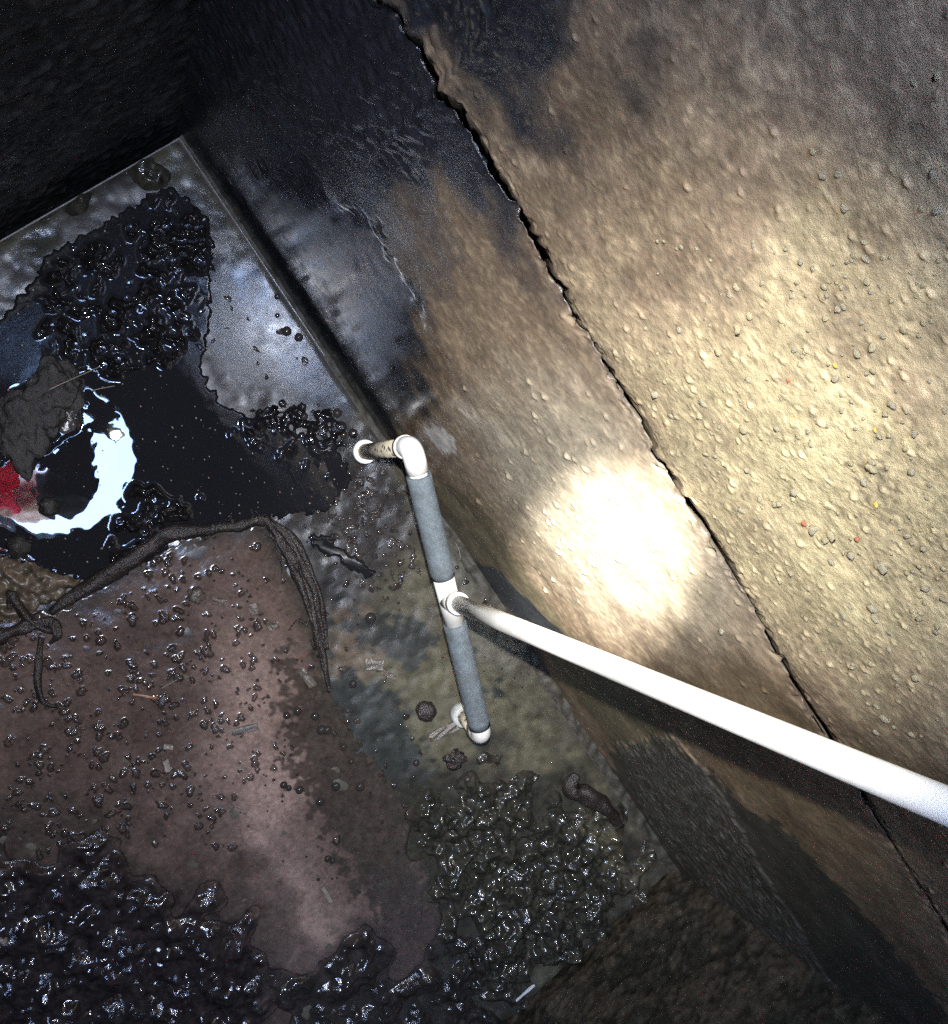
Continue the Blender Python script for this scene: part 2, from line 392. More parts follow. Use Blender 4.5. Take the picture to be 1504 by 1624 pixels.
bk = link('joint_backing', box_mesh('joint_backing', -.70, LEN - .48, .090, .14, -.15, 1.016), M_DARK, wall)

# ---- end walls, rear wall
def end_wall(name, xpos, sgn, label, seed, colr, ny=300, nz=230, ztop=.62):
    e = empty(name, (xpos, -.4, 0)); tag(e, label, 'wall')
    ys = np.linspace(-1.12, GAP + .03, ny); zs = np.linspace(-.149, ztop, nz)
    Y, Z = np.meshgrid(ys, zs); sp = (zs[1] - zs[0], ys[1] - ys[0])
    a = bnoise(Y.shape, sp, .03, .3, seed, 1.5); b = bnoise(Y.shape, sp, .006, .05, seed + 1, 1.0); c = bnoise(Y.shape, sp, .006, .018, seed + 2, .4)
    rip = bnoise(Y.shape, sp, .008, .05, seed + 3, .9, (1.0, 1.6))
    Hh = .0012 * a + .0006 * b + .0003 * np.clip(c, 0, 3) + .0006 * rip
    C = np.ones(Y.shape + (3,)) * np.array(colr[0]); m = ss(-.6, 1.0, a + .5 * b)[..., None]
    C = C * (1 - m) + np.array(colr[1]) * m
    C *= np.clip(1 + .2 * b + .1 * c, .5, 1.6)[..., None]
    G = (.30 if sgn < 0 else .5) + .05 * b - .08 * ss(.4, 1.6, c)
    X = sgn * Hh
    me = grid_mesh(name + '_face', X, Y + .4, Z, C, G, flip=(sgn < 0))
    link('wall_face', me, M_WALL, e)
    x0, x1 = (.02, .16) if sgn < 0 else (-.16, -.02)
    link('wall_core', box_mesh('wall_core', x0, x1, -.72, GAP + .52, -.149, ZTOP), M_DARK, e)
    return e
end_wall('end_wall', LEN + .012, -1, 'dark muddy end wall at the bottom edge of the photo, beyond the mud heap', 500, ((.024, .022, .016), (.046, .038, .026)))
end_wall('end_wall', -.022, 1, 'black slimy end wall at the top left, behind the thin bright slab edge', 600, ((.008, .009, .012), (.016, .016, .018)))
rw = link('rear_wall', box_mesh('rear_wall', -.18, LEN + .17, -1.26, -1.12, -.149, ZTOP), M_DARK); tag(rw, 'rear concrete wall behind the photographer, outside the frame', 'wall')
sub = link('chamber_bottom', box_mesh('chamber_bottom', -.18, LEN + .17, -1.12, GAP + .10, -.25, -.149), M_DARK); tag(sub, kind='structure')

# ---- roof slab with the round access opening the daylight comes through
OC = img_off(-.168, -.016, ZTOP); OR = .222
V, F = [], []; n = 64; th = .14
pl_ = bpy.data.lights.new('opening_portal', 'AREA'); pl_.shape = 'DISK'; pl_.size = OR * 2; pl_.cycles.is_portal = True   # samples the sky through the opening, emits nothing
po = bpy.data.objects.new('opening_portal', pl_); COL.objects.link(po); po.location = (OC[0], OC[1], ZTOP + .001)
for zz, rr in ((ZTOP, OR), (ZTOP, None), (ZTOP + th, OR), (ZTOP + th, None)):
    for k in range(n):
        a = 2 * math.pi * k / n; r = rr if rr else 6.0
        V.append((OC[0] + math.cos(a) * r, OC[1] + math.sin(a) * r, zz))
for k in range(n):
    j = (k + 1) % n
    F += [(k, j, n + j, n + k), (2 * n + k, 3 * n + k, 3 * n + j, 2 * n + j), (k, 2 * n + k, 2 * n + j, j)]
roof = link('ground', pymesh('roof', V, F, False), M_ROOF); tag(roof, kind='structure')

# ================================================================ THE FLOOR SLAB
xs = np.arange(0, LEN + .0001, .004); ys = np.arange(-1.11, .0001, .004)
X, Y = np.meshgrid(xs, ys); SP = (.004, .004)
def fpoly(P): return [tuple(fl(*p)[:2]) for p in P]
def fm(P, soft, wob=.5, seed=0, X=X, Y=Y, sp=SP, band=(.008, .1)):
    if soft > .028: band = (.03, .25)
    m = blur(poly_mask(fpoly(P), X, Y), sp, soft)
    e0 = .32 if soft <= .028 else .05
    return ss(e0, 1 - e0, m + wob * .35 * bnoise(X.shape, sp, band[0], band[1], 900 + seed, 1.1) * np.clip(4 * m * (1 - m) + .1, 0, 1))
mix = lambda C, c, m: C * (1 - m[..., None]) + np.asarray(c) * m[..., None]
n1 = bnoise(X.shape, SP, .02, .2, 41, 1.4); n2 = bnoise(X.shape, SP, .009, .05, 42, 1.0)
C = np.ones(X.shape + (3,)) * np.array([.064, .060, .042])
C = mix(C, [.050, .044, .034], ss(-.3, 1.2, n1) * .6)
dk = fm([(285, 200), (600, 640), (690, 770), (640, 900), (520, 1000), (420, 1000), (0, 1100), (-300, 700), (-200, 300)], .03, .4, 1)
C = mix(C, [.013, .012, .013], dk * .94)
gy = fm([(720, 840), (830, 960), (880, 1080), (760, 1050), (690, 900)], .015, .4, 2); C = mix(C, [.085, .083, .068], gy * .7)
kh = fm([(640, 1000), (760, 1080), (900, 1200), (980, 1260), (900, 1300), (740, 1260), (620, 1180), (560, 1060)], .02, .6, 3); C = mix(C, [.082, .075, .045], kh * .6)
br = fm([(520, 980), (590, 960), (610, 1040), (560, 1080), (520, 1060)], .012, .7, 4); C = mix(C, [.09, .06, .042], br * .55)
for i, P in enumerate([[(540, 960), (620, 980), (690, 1000), (700, 1030), (640, 1060), (560, 1010)],
                       [(470, 1090), (540, 1060), (640, 1100), (660, 1180), (690, 1210), (700, 1240), (640, 1260), (570, 1230), (500, 1150)],
                       [(775, 1060), (800, 1090), (795, 1130), (770, 1120)], [(470, 840), (500, 900), (530, 1070), (500, 1080), (450, 900)]]):
    C = mix(C, [.018, .022, .022], fm(P, .010, 1.0, 10 + i) * .85)
sm_ = fm([(600, 1240), (720, 1200), (840, 1210), (930, 1190), (1010, 1270), (1100, 1400), (950, 1540), (800, 1680), (640, 1600), (600, 1400)], .03, 1.0, 17)
C = mix(C, [.021, .020, .015], sm_ * .9)
C *= np.clip(1 + .16 * n2, .6, 1.5)[..., None]
G = .29 + .05 * n1 + .12 * kh
shn = fm([(330, 420), (400, 410), (480, 500), (570, 640), (560, 680), (440, 640), (360, 600), (330, 540)], .012, .4, 20)
C = mix(C, [.035, .035, .037], shn); G = G * (1 - shn) + .20 * shn
Z = (.0004 * n1 + .0003 * n2) * (1 - .97 * blur(shn, SP, .01))
ed = np.minimum(np.minimum(X, LEN - X), -Y); Z = Z - .0015 * np.exp(-(ed / .003) ** 2) 
me = grid_mesh('slab_top', X, Y, Z, C, G, bmp=np.clip(1 - .78 * shn - .4 * dk, .06, 1))
slab = empty('floor_slab', (0, 0, 0)); tag(slab, 'wet concrete floor slab with a thin bright edge, carrying the pipes and mud', 'floor slab')
link('slab_top', me, M_SLAB, slab)
link('slab_body', box_mesh('slab_body', .0004, LEN - .0004, -1.11, -.0004, -.148, -.0025), M_DARK, slab)

M_EDGE_HL = surf('grey_edge_highlight', col=(.16, .16, .17), rough=.25, var=.3, vscale=60, bumps=((200, .0003, 3),))  # for thin pale strips added to give the slab edges a highlight line
link('edge_highlight', box_mesh('edge_highlight', -.0012, .0005, -.62, .0006, -.012, .0010, .0004), M_EDGE_HL, slab)
link('edge_highlight', box_mesh('edge_highlight', .0008, .30, -.0006, .0006, -.012, .0004, .0002), M_EDGE_HL, slab)

# ================================================================ MUD, SILT, WATER  (height fields over the slab)
HS = .0017
xs = np.arange(.002, LEN + .002, HS); ys = np.arange(-.86, -.0015, HS)
X, Y = np.meshgrid(xs, ys); SP = (HS, HS)
FM = lambda P, soft=.006, wob=.7, seed=0, band=(.006, .06): fm(P, soft, wob, seed, X, Y, SP, band)
NZ = lambda lo, hi, s, beta=1.0, st=(1, 1): bnoise(X.shape, SP, lo, hi, s, beta, st)
def stamp(Hf, cx, cy, r, h, power=.5, add=False):
    i0, i1 = int((cy - r - ys[0]) / HS), int((cy + r - ys[0]) / HS) + 2; j0, j1 = int((cx - r - xs[0]) / HS), int((cx + r - xs[0]) / HS) + 2
    i0, j0 = max(i0, 0), max(j0, 0)
    if i0 >= Hf.shape[0] or j0 >= Hf.shape[1] or i1 <= 0 or j1 <= 0: return
    a = Hf[i0:i1, j0:j1]
    d = ((X[i0:i1, j0:j1] - cx) ** 2 + (Y[i0:i1, j0:j1] - cy) ** 2) / (r * r)
    p = h * np.clip(1 - d, 0, 1) ** power
    if add: a += p
    else: np.maximum(a, p + (d >= 1) * -9, out=a)
def scatter(mask, n, rlo, rhi, hs, seed, base=0.0, power=.5):
    """lumps spread with the density of a mask"""
    r = np.random.default_rng(seed); p = mask.ravel().clip(0, 1); p = p / p.sum()
    f = np.full(X.shape, -.02)
    for k in r.choice(p.size, n, p=p):
        i, j = divmod(k, X.shape[1]); rr = rlo + (rhi - rlo) * r.random() ** 2.5
        stamp(f, X[i, j] + r.normal() * HS, Y[i, j] + r.normal() * HS, rr, base + rr * hs * (.5 + .8 * r.random()), power)
    return f
WLEV = .0035
mudA = FM([(55, 570), (50, 460), (90, 400), (190, 360), (250, 300), (310, 310), (345, 380), (330, 440), (335, 500), (300, 560), (260, 590), (160, 600)], .008, .9, 30)
mudB = FM([(360, 690), (400, 650), (450, 640), (520, 650), (560, 690), (540, 720), (470, 740), (410, 720)], .006, 1.0, 31)
mudC = FM([(200, 780), (230, 750), (260, 770), (310, 800), (290, 850), (220, 890), (160, 900), (170, 850)], .006, .8, 32)
mudD = FM([(-60, 860), (40, 880), (110, 910), (150, 920), (90, 960), (0, 990), (-100, 990)], .008, .7, 33)
mudE = FM([(-250, 1330), (60, 1360), (180, 1360), (300, 1390), (370, 1440), (400, 1520), (430, 1640), (300, 1800), (-250, 1700)], .03, 1.1, 34)
mudF = FM([(650, 1270), (720, 1250), (770, 1220), (815, 1240), (830, 1290), (900, 1260), (920, 1225), (960, 1290), (1010, 1310), (1060, 1400), (960, 1480), (850, 1560), (800, 1620), (740, 1560), (700, 1440), (660, 1350)], .029, 1.0, 35)
mudG = FM([(430, 1560), (560, 1520), (700, 1500), (820, 1560), (780, 1700), (400, 1700)], .03, 1.1, 36)
mudH = FM([(10, 620), (60, 590), (140, 600), (150, 640), (120, 690), (60, 730), (0, 740), (-60, 700)], .006, .5, 37)
crumb = FM([(560, 690), (620, 740), (660, 900), (640, 960), (560, 940), (480, 820), (470, 740)], .02, .8, 38)
crumbS = FM([(-200, 900), (160, 930), (260, 880), (420, 870), (470, 1000), (440, 1200), (330, 1330), (0, 1350), (-200, 1330)], .03, 1.0, 39)
silt = FM([(-250, 960), (90, 970), (200, 900), (300, 850), (418, 828), (440, 860), (490, 960), (520, 1080), (560, 1160), (640, 1260), (690, 1400), (740, 1560), (790, 1750), (300, 1900), (-250, 1700)], .006, .35, 40)
water = FM([(-200, 520), (0, 505), (45, 455), (80, 400), (180, 345), (270, 290), (335, 350), (338, 440), (330, 540), (318, 580), (350, 640), (440, 680), (530, 700), (560, 760), (520, 810), (430, 822), (300, 840), (250, 880), (190, 915), (100, 915), (30, 890), (-200, 870)], .005, .5, 41)
wstrip = FM([(480, 845), (515, 850), (560, 880), (597, 905), (585, 918), (540, 890), (498, 868)], .003, .9, 42)

nA = NZ(.02, .12, 50, 1.3); nB = NZ(.006, .03, 51, .9); nC = NZ(.005, .012, 52, .3); nR = NZ(.008, .04, 53, .7); nD = NZ(.004, .009, 54, .2)
nF = np.abs(NZ(.010, .05, 55, .8)); nG = NZ(.012, .07, 56, 1.0)
def facets(sp_, sig, seed, mask):
    """field of small randomly tilted wet facets (nearest-seed cells)"""
    r_ = np.random.default_rng(seed); n = int((xs[-1] - xs[0]) * (ys[-1] - ys[0]) / sp_ ** 2)
    rad_ = np.hypot(X - CAM[0], Y - CAM[1]); SG = sig + .55 * rad_ * (sig / .12)
    D = np.full(X.shape, 9.0); Fh = np.zeros(X.shape); k = int(sp_ * 1.5 / HS) + 1
    ci = r_.integers(0, X.shape[0], n); cj = r_.integers(0, X.shape[1], n); ok = mask[ci, cj] > .03
    for i, j in zip(ci[ok], cj[ok]):
        sl = (slice(max(i - k, 0), i + k + 1), slice(max(j - k, 0), j + k + 1)); dx = X[sl] - X[i, j]; dy = Y[sl] - Y[i, j]; d = dx * dx + dy * dy
        m = d < D[sl]; tx, ty = r_.normal(0, SG[i, j], 2); z0 = r_.normal(0, sig * sp_ * .2)
        D[sl] = np.where(m, d, D[sl]); Fh[sl] = np.where(m, z0 + tx * dx + ty * dy, Fh[sl])
    return Fh
allmud = np.clip(mudA + mudB + mudC + mudD + mudE + mudF + mudG + mudH, 0, 1)
fc = blur(facets(.0062, .10, 201, allmud), SP, .0011) + blur(facets(.013, .08, 202, allmud), SP, .002)
rv = .25 + .95 * ss(-1.1, 1.1, NZ(.03, .14, 57, 1.0))
H = np.full(X.shape, -.012)
def raise_(mask, base, a, b, c, lump=None, deep=.012):
    global H
    m2 = ss(.02, 1.0, blur(mask, SP, .005))
    t = -deep * (1 - m2) + m2 * base + m2 * (a * nA + b * nG - b * 1.2 * (nF - .8) + rv * (c * .5 * nR + c * .2 * nC + .05 * fc))
    if lump is not None: t = np.maximum(t, lump + .3 * fc)
    H = np.maximum(H, t)
H = np.maximum(H, -.012 * (1 - silt) + silt * (.0012 + .0002 * nA))
raise_(mudA, .0040, .0032, .0040, .0010)
raise_(mudB, .0022, .0010, .0022, .0012, scatter(mudB, 120, .0022, .008, .6, 61, .0005, .9))
raise_(mudC, .0055, .0024, .0030, .0012)
raise_(mudD, .0065, .0020, .0020, .0011)
raise_(mudE, .0060, .0030, .0009, .0004)
raise_(mudF, .0085, .0042, .0018, .0005)
raise_(mudG, .0045, .0030, .0009, .0004)
raise_(mudH, .004, .002, .001, .001)
irr = 1 + .30 * nC + .25 * nR
def crumbs(mask, n, lo, hi, hs, seed, base=0.0, sig=.08):
    r_ = np.random.default_rng(seed); p = mask.ravel().clip(0, 1); p = p / p.sum(); f = np.full(X.shape, -.02)
    for k in r_.choice(p.size, n, p=p):
        i, j = divmod(k, X.shape[1]); rr = lo + (hi - lo) * r_.random() ** 2.2; q = int(rr * 1.3 / HS) + 2; h0 = base + rr * hs * r_.uniform(.35, .9)
        sl = (slice(max(i - q, 0), i + q + 1), slice(max(j - q, 0), j + q + 1)); dx = X[sl] - X[i, j]; dy = Y[sl] - Y[i, j]; a = r_.uniform(0, 3.14); ca, sa = math.cos(a), math.sin(a)
        u, v = (dx * ca + dy * sa), (-dx * sa + dy * ca) * r_.uniform(1, 1.9); th_ = np.arctan2(v, u); d = np.hypot(u, v) / (rr * (1 + .18 * np.sin(2 * th_ + r_.uniform(0, 6)) + .14 * np.sin(3 * th_ + r_.uniform(0, 6))))
        sg = sig + .5 * math.hypot(X[i, j] - CAM[0], Y[i, j] - CAM[1])
        z = h0 * np.clip(1.15 - d ** 4, 0, 1) + (dx * r_.normal(0, sg) + dy * r_.normal(0, sg)) * (d < 1.1)
        f[sl] = np.maximum(f[sl], np.where(d < 1.06, z, -.02))
    return f
H0 = H.copy()
H = np.maximum(H, crumbs(crumb, 330, .0018, .0068, .5, 67))
H = np.maximum(H, crumbs(crumbS * (.12 + .88 * ss(-.1, .9, nA + .4 * nG)), 1250, .0016, .0062, .55, 68, .0010))
wetslab = FM([(460, 1050), (620, 1000), (700, 1250), (640, 1400), (500, 1250)], .03, .5, 43)
H = np.maximum(H, crumbs(wetslab, 70, .0015, .006, .5, 69))
far = FM([(340, 400), (450, 450), (560, 640), (480, 660), (350, 600)], .02, .4, 44)
H = np.maximum(H, crumbs(far, 16, .003, .007, .4, 70))
H = np.maximum(H, crumbs(water, 60, .0015, .007, .45, 71, .0012))
slabg = FM([(560, 700), (700, 780), (840, 1000), (960, 1230), (760, 1240), (560, 1200), (520, 900)], .02, .4, 48)
H = np.maximum(H, crumbs(slabg, 240, .0008, .0026, .5, 72))
# fillet where mud meets water, so lumps have wet skirts
black = np.array([.016, .014, .015]); brownm = np.array([.052, .042, .033]); siltc = np.array([.150, .104, .086])
C = np.ones(X.shape + (3,)) * np.array([.022, .019, .018])
sb = ss(-1.2, 1.4, NZ(.05, .4, 80, 1.5))
C = mix(C, siltc * .62, silt)
_se = 1 - ss(.45, 1.0, blur(silt, SP, .022))
band = FM([(330, 960), (420, 980), (450, 1150), (520, 1400), (600, 1640), (470, 1640), (380, 1400), (330, 1200)], .05, .0, 45)
C = mix(C, [.270, .190, .158], silt * band)  # soft pale band of light put into the silt colour
C = mix(C, np.array([.03, .023, .019]), silt * sb * .45)
dkz = FM([(430, 1000), (520, 1080), (640, 1260), (690, 1420), (640, 1500), (560, 1400), (470, 1240)], .02, .8, 46)
C = mix(C, [.030, .025, .020], silt * dkz * .8)
C = mix(C, [.028, .026, .021], silt * _se * .9)
es_ = FM([(-300, 1260), (100, 1290), (260, 1320), (390, 1390), (450, 1480), (600, 1440), (760, 1440), (820, 1560), (760, 1800), (-300, 1800)], .04, 1.0, 49)
C = mix(C, [.034, .027, .024], silt * es_ * .65)
C *= np.clip(1 + .10 * NZ(.006, .05, 58, .9) * silt + .08 * NZ(.004, .012, 59, .3) * silt, .5, 1.6)[..., None]
C = mix(C, [.028, .022, .020], np.clip(mudE + mudG, 0, 1) * .8)
C = mix(C, [.008, .007, .007], np.clip(mudA + mudB + mudC, 0, 1) * .9)
C = mix(C, [.013, .0105, .011], ss(.35, 1.0, blur(mudE, SP, .012) + .12 * nG) * .92)
C = mix(C, [.085, .064, .044], mudD * .9)
C = mix(C, [.030, .029, .021], mudF * .9)
C = mix(C, [.022, .0215, .0165], ss(.35, 1.0, blur(mudF, SP, .012) + .15 * nG) * .9)
C = mix(C, [.060, .055, .036], mudF * FM([(880, 1230), (960, 1300), (1030, 1340), (1060, 1400), (1000, 1420), (930, 1330)], .01, .8, 47) * .8)
C = mix(C, [.018, .016, .015], ss(.35, 1.0, mudG + .15 * nG) * .9)
C = mix(C, [.040, .036, .033], mudH * .9)
lump = np.maximum(ss(.0022, .0045, H), (H > H0 + .0003) * 1.0) * (1 - np.clip(mudE + mudA + mudB + mudC + mudD + mudF + mudG + mudH, 0, 1))
C = mix(C, [.040, .032, .027], lump * .75)
C *= np.clip(1 + (.18 * nR + .1 * nC) * (1 - .85 * silt * (1 - mudE)), .4, 1.7)[..., None]
G = np.full(X.shape, .20)
G = G * (1 - lump) + .08 * lump
wetm = np.clip(mudE + mudA + mudB + mudC + mudF + mudG, 0, 1); G = G * (1 - wetm) + .075 * wetm
G = G * (1 - mudD) + .33 * mudD
pure_silt = silt * (1 - lump) * (1 - np.clip(mudE + mudA + mudB + mudC + mudD + mudF + mudG + mudH, 0, 1))
G = G * (1 - pure_silt) + .14 * pure_silt
keep_mud = (H > -.0015)
is_silt = pure_silt > .5
mud = link('mud', grid_mesh('mud', X, Y, H, C, G, keep=keep_mud & ~is_silt, bmp=np.clip((.15 + .75 * rv) * (1 - .35 * np.clip(mudE + mudF + mudG, 0, 1)), .1, 1)), M_MUD)
tag(mud, 'black and brown wet mud lying in lumps and heaps on the floor', 'mud', kind='stuff')
sil = link('silt', grid_mesh('silt', X, Y, H, C, G, keep=keep_mud & is_silt), M_SILT)
tag(sil, 'smooth pinkish brown film of wet silt on the floor', 'silt', kind='stuff')
gx = np.arange(-.01, LEN + .01, .004); gy = np.arange(-.001, GAP + .008, .002); GX, GY = np.meshgrid(gx, gy)
gz = -.0035 - .034 * ss(.62, .42, GX) + .0015 * bnoise(GX.shape, (.002, .004), .01, .05, 95) + .0
gm = link('gap_mud', grid_mesh('gap_mud', GX, GY, gz, np.ones(GX.shape + (3,)) * np.array([.036, .033, .024]), np.full(GX.shape, .6)), M_MUD)
tag(gm, 'dark mud packed into the gap between floor slab and long wall', 'mud', kind='stuff')
# water surface with a raised meniscus where it meets the mud
wm = np.clip(water + wstrip, 0, 1)
near = blur((H > WLEV).astype(float), SP, .0022)
WZ = WLEV + .0016 * ss(.05, .6, near) + .000010 * NZ(.010, .06, 90, 1.0)
WZ = WZ * wm - .004 * (1 - wm)
shore = ss(.25, .75, wm)
WZ = np.where(wm > .02, -.001 + (WZ + .001) * shore ** .6, -.004)
wat = link('water', grid_mesh('water', X, Y, WZ, keep=(wm > .06)), M_WATER)
tag(wat, kind='structure')

# ================================================================ PIPEWORK
PIPE_R, FIT_R, FOAM_R = .0098, .0122, .0138
E1 = Vector(fl(653, 708, .222)); E2 = Vector(fl(765, 1168, .085)); B1 = Vector(fl(573, 717, .002)); B2 = Vector(fl(731, 1131, .002))
ax = (E2 - E1).normalized(); up1 = (B1 - E1).normalized(); up2 = (B2 - E2).normalized()
def on_line(py):
    best = min(np.linspace(0, 1, 401), key=lambda t: abs(projy(E1.lerp(E2, t)) - py)); return E1.lerp(E2, best)
def projy(p):
    q = R.T @ (np.array(p) - CAM); return CY + FPX * q[1] / q[2]
pipe = empty('pipe_manifold', tuple(B1)); tag(pipe, 'white plastic pipe manifold with two grey foam sleeves, tee and tall riser', 'pipe')
def P(name, me, mat):
    o = link(name, me, mat, pipe); o.matrix_parent_inverse = Matrix.Translation(-B1); return o
def fitting(name, c, d1, d2, leg, mat):
    """elbow with socket rims"""
    c = Vector(c); r = leg * .55; pts = [c + d1 * leg] + [c + d1 * (r * (1 - t) ** 2) + d2 * (r * t ** 2) for t in np.linspace(0, 1, 10)] + [c + d2 * leg]
    return P(name, tube(name, pts, FIT_R, 28), mat)
P('stub_pipe', tube('stub_pipe', [B1 - up1 * -.0, B1.lerp(E1, .5), E1 + up1 * .012], PIPE_R, 28), M_PVCD)
rim_pts = [B1 + up1 * .01, B1 - up1 * .022]
P('coupling', tube('coupling', [B1 + up1 * .02, B1 - up1 * .018, B1 - up1 * .0185, B1 - up1 * .0205, B1 - up1 * .021], [.0148, .0148, .0152, .0152, .0138], 32), M_PVCW)
P('coupling_rim', tube('coupling_rim', [B1 - up1 * .0195, B1 - up1 * .0225], [.0150, .0146], 32), M_PVC)
fitting('elbow', E1, up1, ax, .030, M_PVC)
P('elbow_collar', tube('elbow_collar', [E1 + up1 * .020, E1 + up1 * .031], .0131, 32), M_PVC)
s1a, s1b, s2a, s2b = on_line(752), on_line(914), on_line(986), on_line(1151)
P('run_pipe', tube('run_pipe', [E1 + ax * .02, E2 - ax * .02], PIPE_R, 28), M_PVC)
def foam(a, b, seed):
    r = np.random.default_rng(seed); n = 18
    pts = [Vector(a).lerp(Vector(b), t) for t in np.linspace(0, 1, n)]
    rad = [FOAM_R * (1 + .008 * r.normal()) for _ in range(n)]; rad[0] *= .985; rad[-1] *= .985
    pts = [pts[0] + ax * .0025] + pts + [pts[-1] - ax * .0025]; rad = [PIPE_R + .0008] + rad + [PIPE_R + .0008]
    return P('foam_sleeve', tube('foam_sleeve', pts, rad, 40, cap=False), M_FOAM)
f1 = foam(s1a, s1b, 1); f2 = foam(s2a, s2b, 2)
f1['label'] = 'upper grey foam sleeve between elbow and tee'; f2['label'] = 'lower grey foam sleeve below the tee'
T = on_line(951); RE = CAM + ray((1504, 1279)) * (FPX * .0199 / 63); RE = Vector(RE); rd = (RE - T).normalized()
P('tee', tube('tee', [s1b + ax * -.006, s2a + ax * .006], FIT_R, 28), M_PVC)
P('tee_branch', tube('tee_branch', [T, T + rd * .030], FIT_R, 28), M_PVC)
P('branch_collar', tube('branch_collar', [T + rd * .022, T + rd * .032, T + rd * .0325], [.0129, .0129, .0115], 32), M_PVC)
top = T + rd * ((ZTOP - .01 - T.z) / rd.z)
P('riser_pipe', tube('riser_pipe', [T.lerp(top, t) for t in np.linspace(.01, 1, 12)], PIPE_R, 40), M_PVC)
fitting('elbow', E2, -ax, up2, .026, M_PVC)
P('stub_pipe', tube('stub_pipe', [B2, E2 + up2 * .012], PIPE_R, 28), M_PVCD)
P('coupling', tube('coupling', [B2 + up2 * .01, B2 - up2 * .016, B2 - up2 * .0165], [.0148, .0148, .0125], 32), M_PVCW)

# ================================================================ STONES, ROOT, DEBRIS
def blob(name, seed, sub=3, amp=.22, sq=(1, 1, 1)):
    from mathutils import noise as mn
    bm = bmesh.new(); bmesh.ops.create_icosphere(bm, subdivisions=sub, radius=1); off = Vector((seed * 3.1, seed * 1.7, seed * .9))
    for v in bm.verts:
        d = mn.noise(v.co * 1.3 + off) + .45 * mn.noise(v.co * 3.1 + off) + .22 * mn.noise(v.co * 7.3 + off) + .12 * mn.noise(v.co * 15 + off)
        v.co *= 1 + amp * 1.6 * d
        v.co = Vector((v.co.x * sq[0], v.co.y * sq[1], v.co.z * sq[2]))
    for f in bm.faces: f.smooth = True
    me = bpy.data.meshes.new(name); bm.to_mesh(me); bm.free(); return me
def stone(px, py, rx, ry, rz, rot, seed, label, mat=M_ROCK, z=.004, grp=None, name='stone', sub=4, amp=.2):
    o = link(name, blob(name, seed, sub, amp, (rx, ry, rz)), mat, None, tuple(fl(px, py, z))); o.rotation_euler = (0, 0, rot)
    return tag(o, label, 'stone', grp)
stone(86, 630, .044, .033, .012, -.75, 21, 'large flat muddy stone at the upper shore of the bright puddle', sub=5, amp=.28)
stone(30, 684, .042, .030, .011, -.4, 22, 'flat muddy stone at the left edge above the crimson reflection', sub=5, amp=.28)
stone(77, 804, .0115, .011, .010, .3, 23, 'small round stone standing in the bright puddle', sub=3)
stone(29, 866, .014, .012, .009, .9, 24, 'small dark stone at the puddle shore above the brown bank', sub=3)
stone(676, 1128, .014, .013, .010, .4, 25, 'dark round lump beside the lower foam sleeve', M_ROOT, sub=3)
stone(311, 944, .0095, .0085, .006, .4, 26, 'tan stone standing in the pinkish silt below the muddy root', M_WOOD, sub=3, amp=.35)
stone(723, 1205, .014, .012, .006, .7, 27, 'shiny dark mud clod just below the pipe end', M_ROOT, sub=4, amp=.4)
stone(-2, 1490, .016, .011, .008, .2, 28, 'pale tan stone at the left edge in the bottom mud', M_WOOD, sub=3, amp=.3)

def fl_path(pts, zs, sub=6):
    P0 = [Vector(fl(p[0], p[1], z)) for p, z in zip(pts, zs)]; out = []
    for i in range(len(P0) - 1):
        a, b, c, d = P0[max(i - 1, 0)], P0[i], P0[i + 1], P0[min(i + 2, len(P0) - 1)]
        for k in range(sub):
            t = k / sub; out.append(.5 * ((2 * b) + (c - a) * t + (2 * a - 5 * b + 4 * c - d) * t * t + (3 * b - a - 3 * c + d) * t ** 3))
    return out + [P0[-1]]
def root_mesh(name, pts, zs, r, seed, n=16, flat=1.0, rough=.20):
    pp = fl_path(pts, zs); rr = np.interp(np.linspace(0, 1, len(pp)), np.linspace(0, 1, len(r)), r)
    g = np.random.default_rng(seed); W = blur(g.standard_normal((len(pp), n)), (1, 1), 1.1); W = W / W.std() * rough
    return tube(name, pp, list(rr), n, True, lambda i, k: 1 + float(W[i, k]))
root = empty('muddy_root', tuple(fl(418, 825, 0))); tag(root, 'mud-coated root or strip bent in two across the silt, left of the pipes', 'root')
def rp(name, me):
    o = link(name, me, M_ROOT, root); o.matrix_parent_inverse = Matrix.Translation(-Vector(root.location)); return o
rp('long_limb', root_mesh('long_limb', [(80, 972), (130, 938), (180, 905), (225, 872), (260, 850), (310, 842), (360, 836), (400, 828), (420, 822)],
   [.002, .005, .006, .006, .006, .006, .006, .006, .006], [.005, .0085, .0095, .0098, .0085, .0075, .007, .0065, .0055], 5))
rp('short_limb', root_mesh('short_limb', [(416, 822), (440, 846), (462, 885), (482, 930), (497, 975), (508, 1020), (516, 1060), (523, 1098)],
   [.006, .005, .004, .003, .003, .002, .002, .001], [.005, .0065, .0078, .0082, .0072, .0058, .0042, .002], 6))
for k, (dx, s) in enumerate(((9, 11), (-8, 12), (17, 13))):
    rp('strand', root_mesh('strand', [(424 + dx * .3, 826), (446 + dx, 850), (468 + dx, 890), (488 + dx, 935), (500 + dx * .8, 980), (512 + dx * .5, 1030)],
       [.007, .009, .010, .009, .007, .003], [.0025, .004, .0045, .004, .003, .0015], s))
rr_ = random.Random(31)
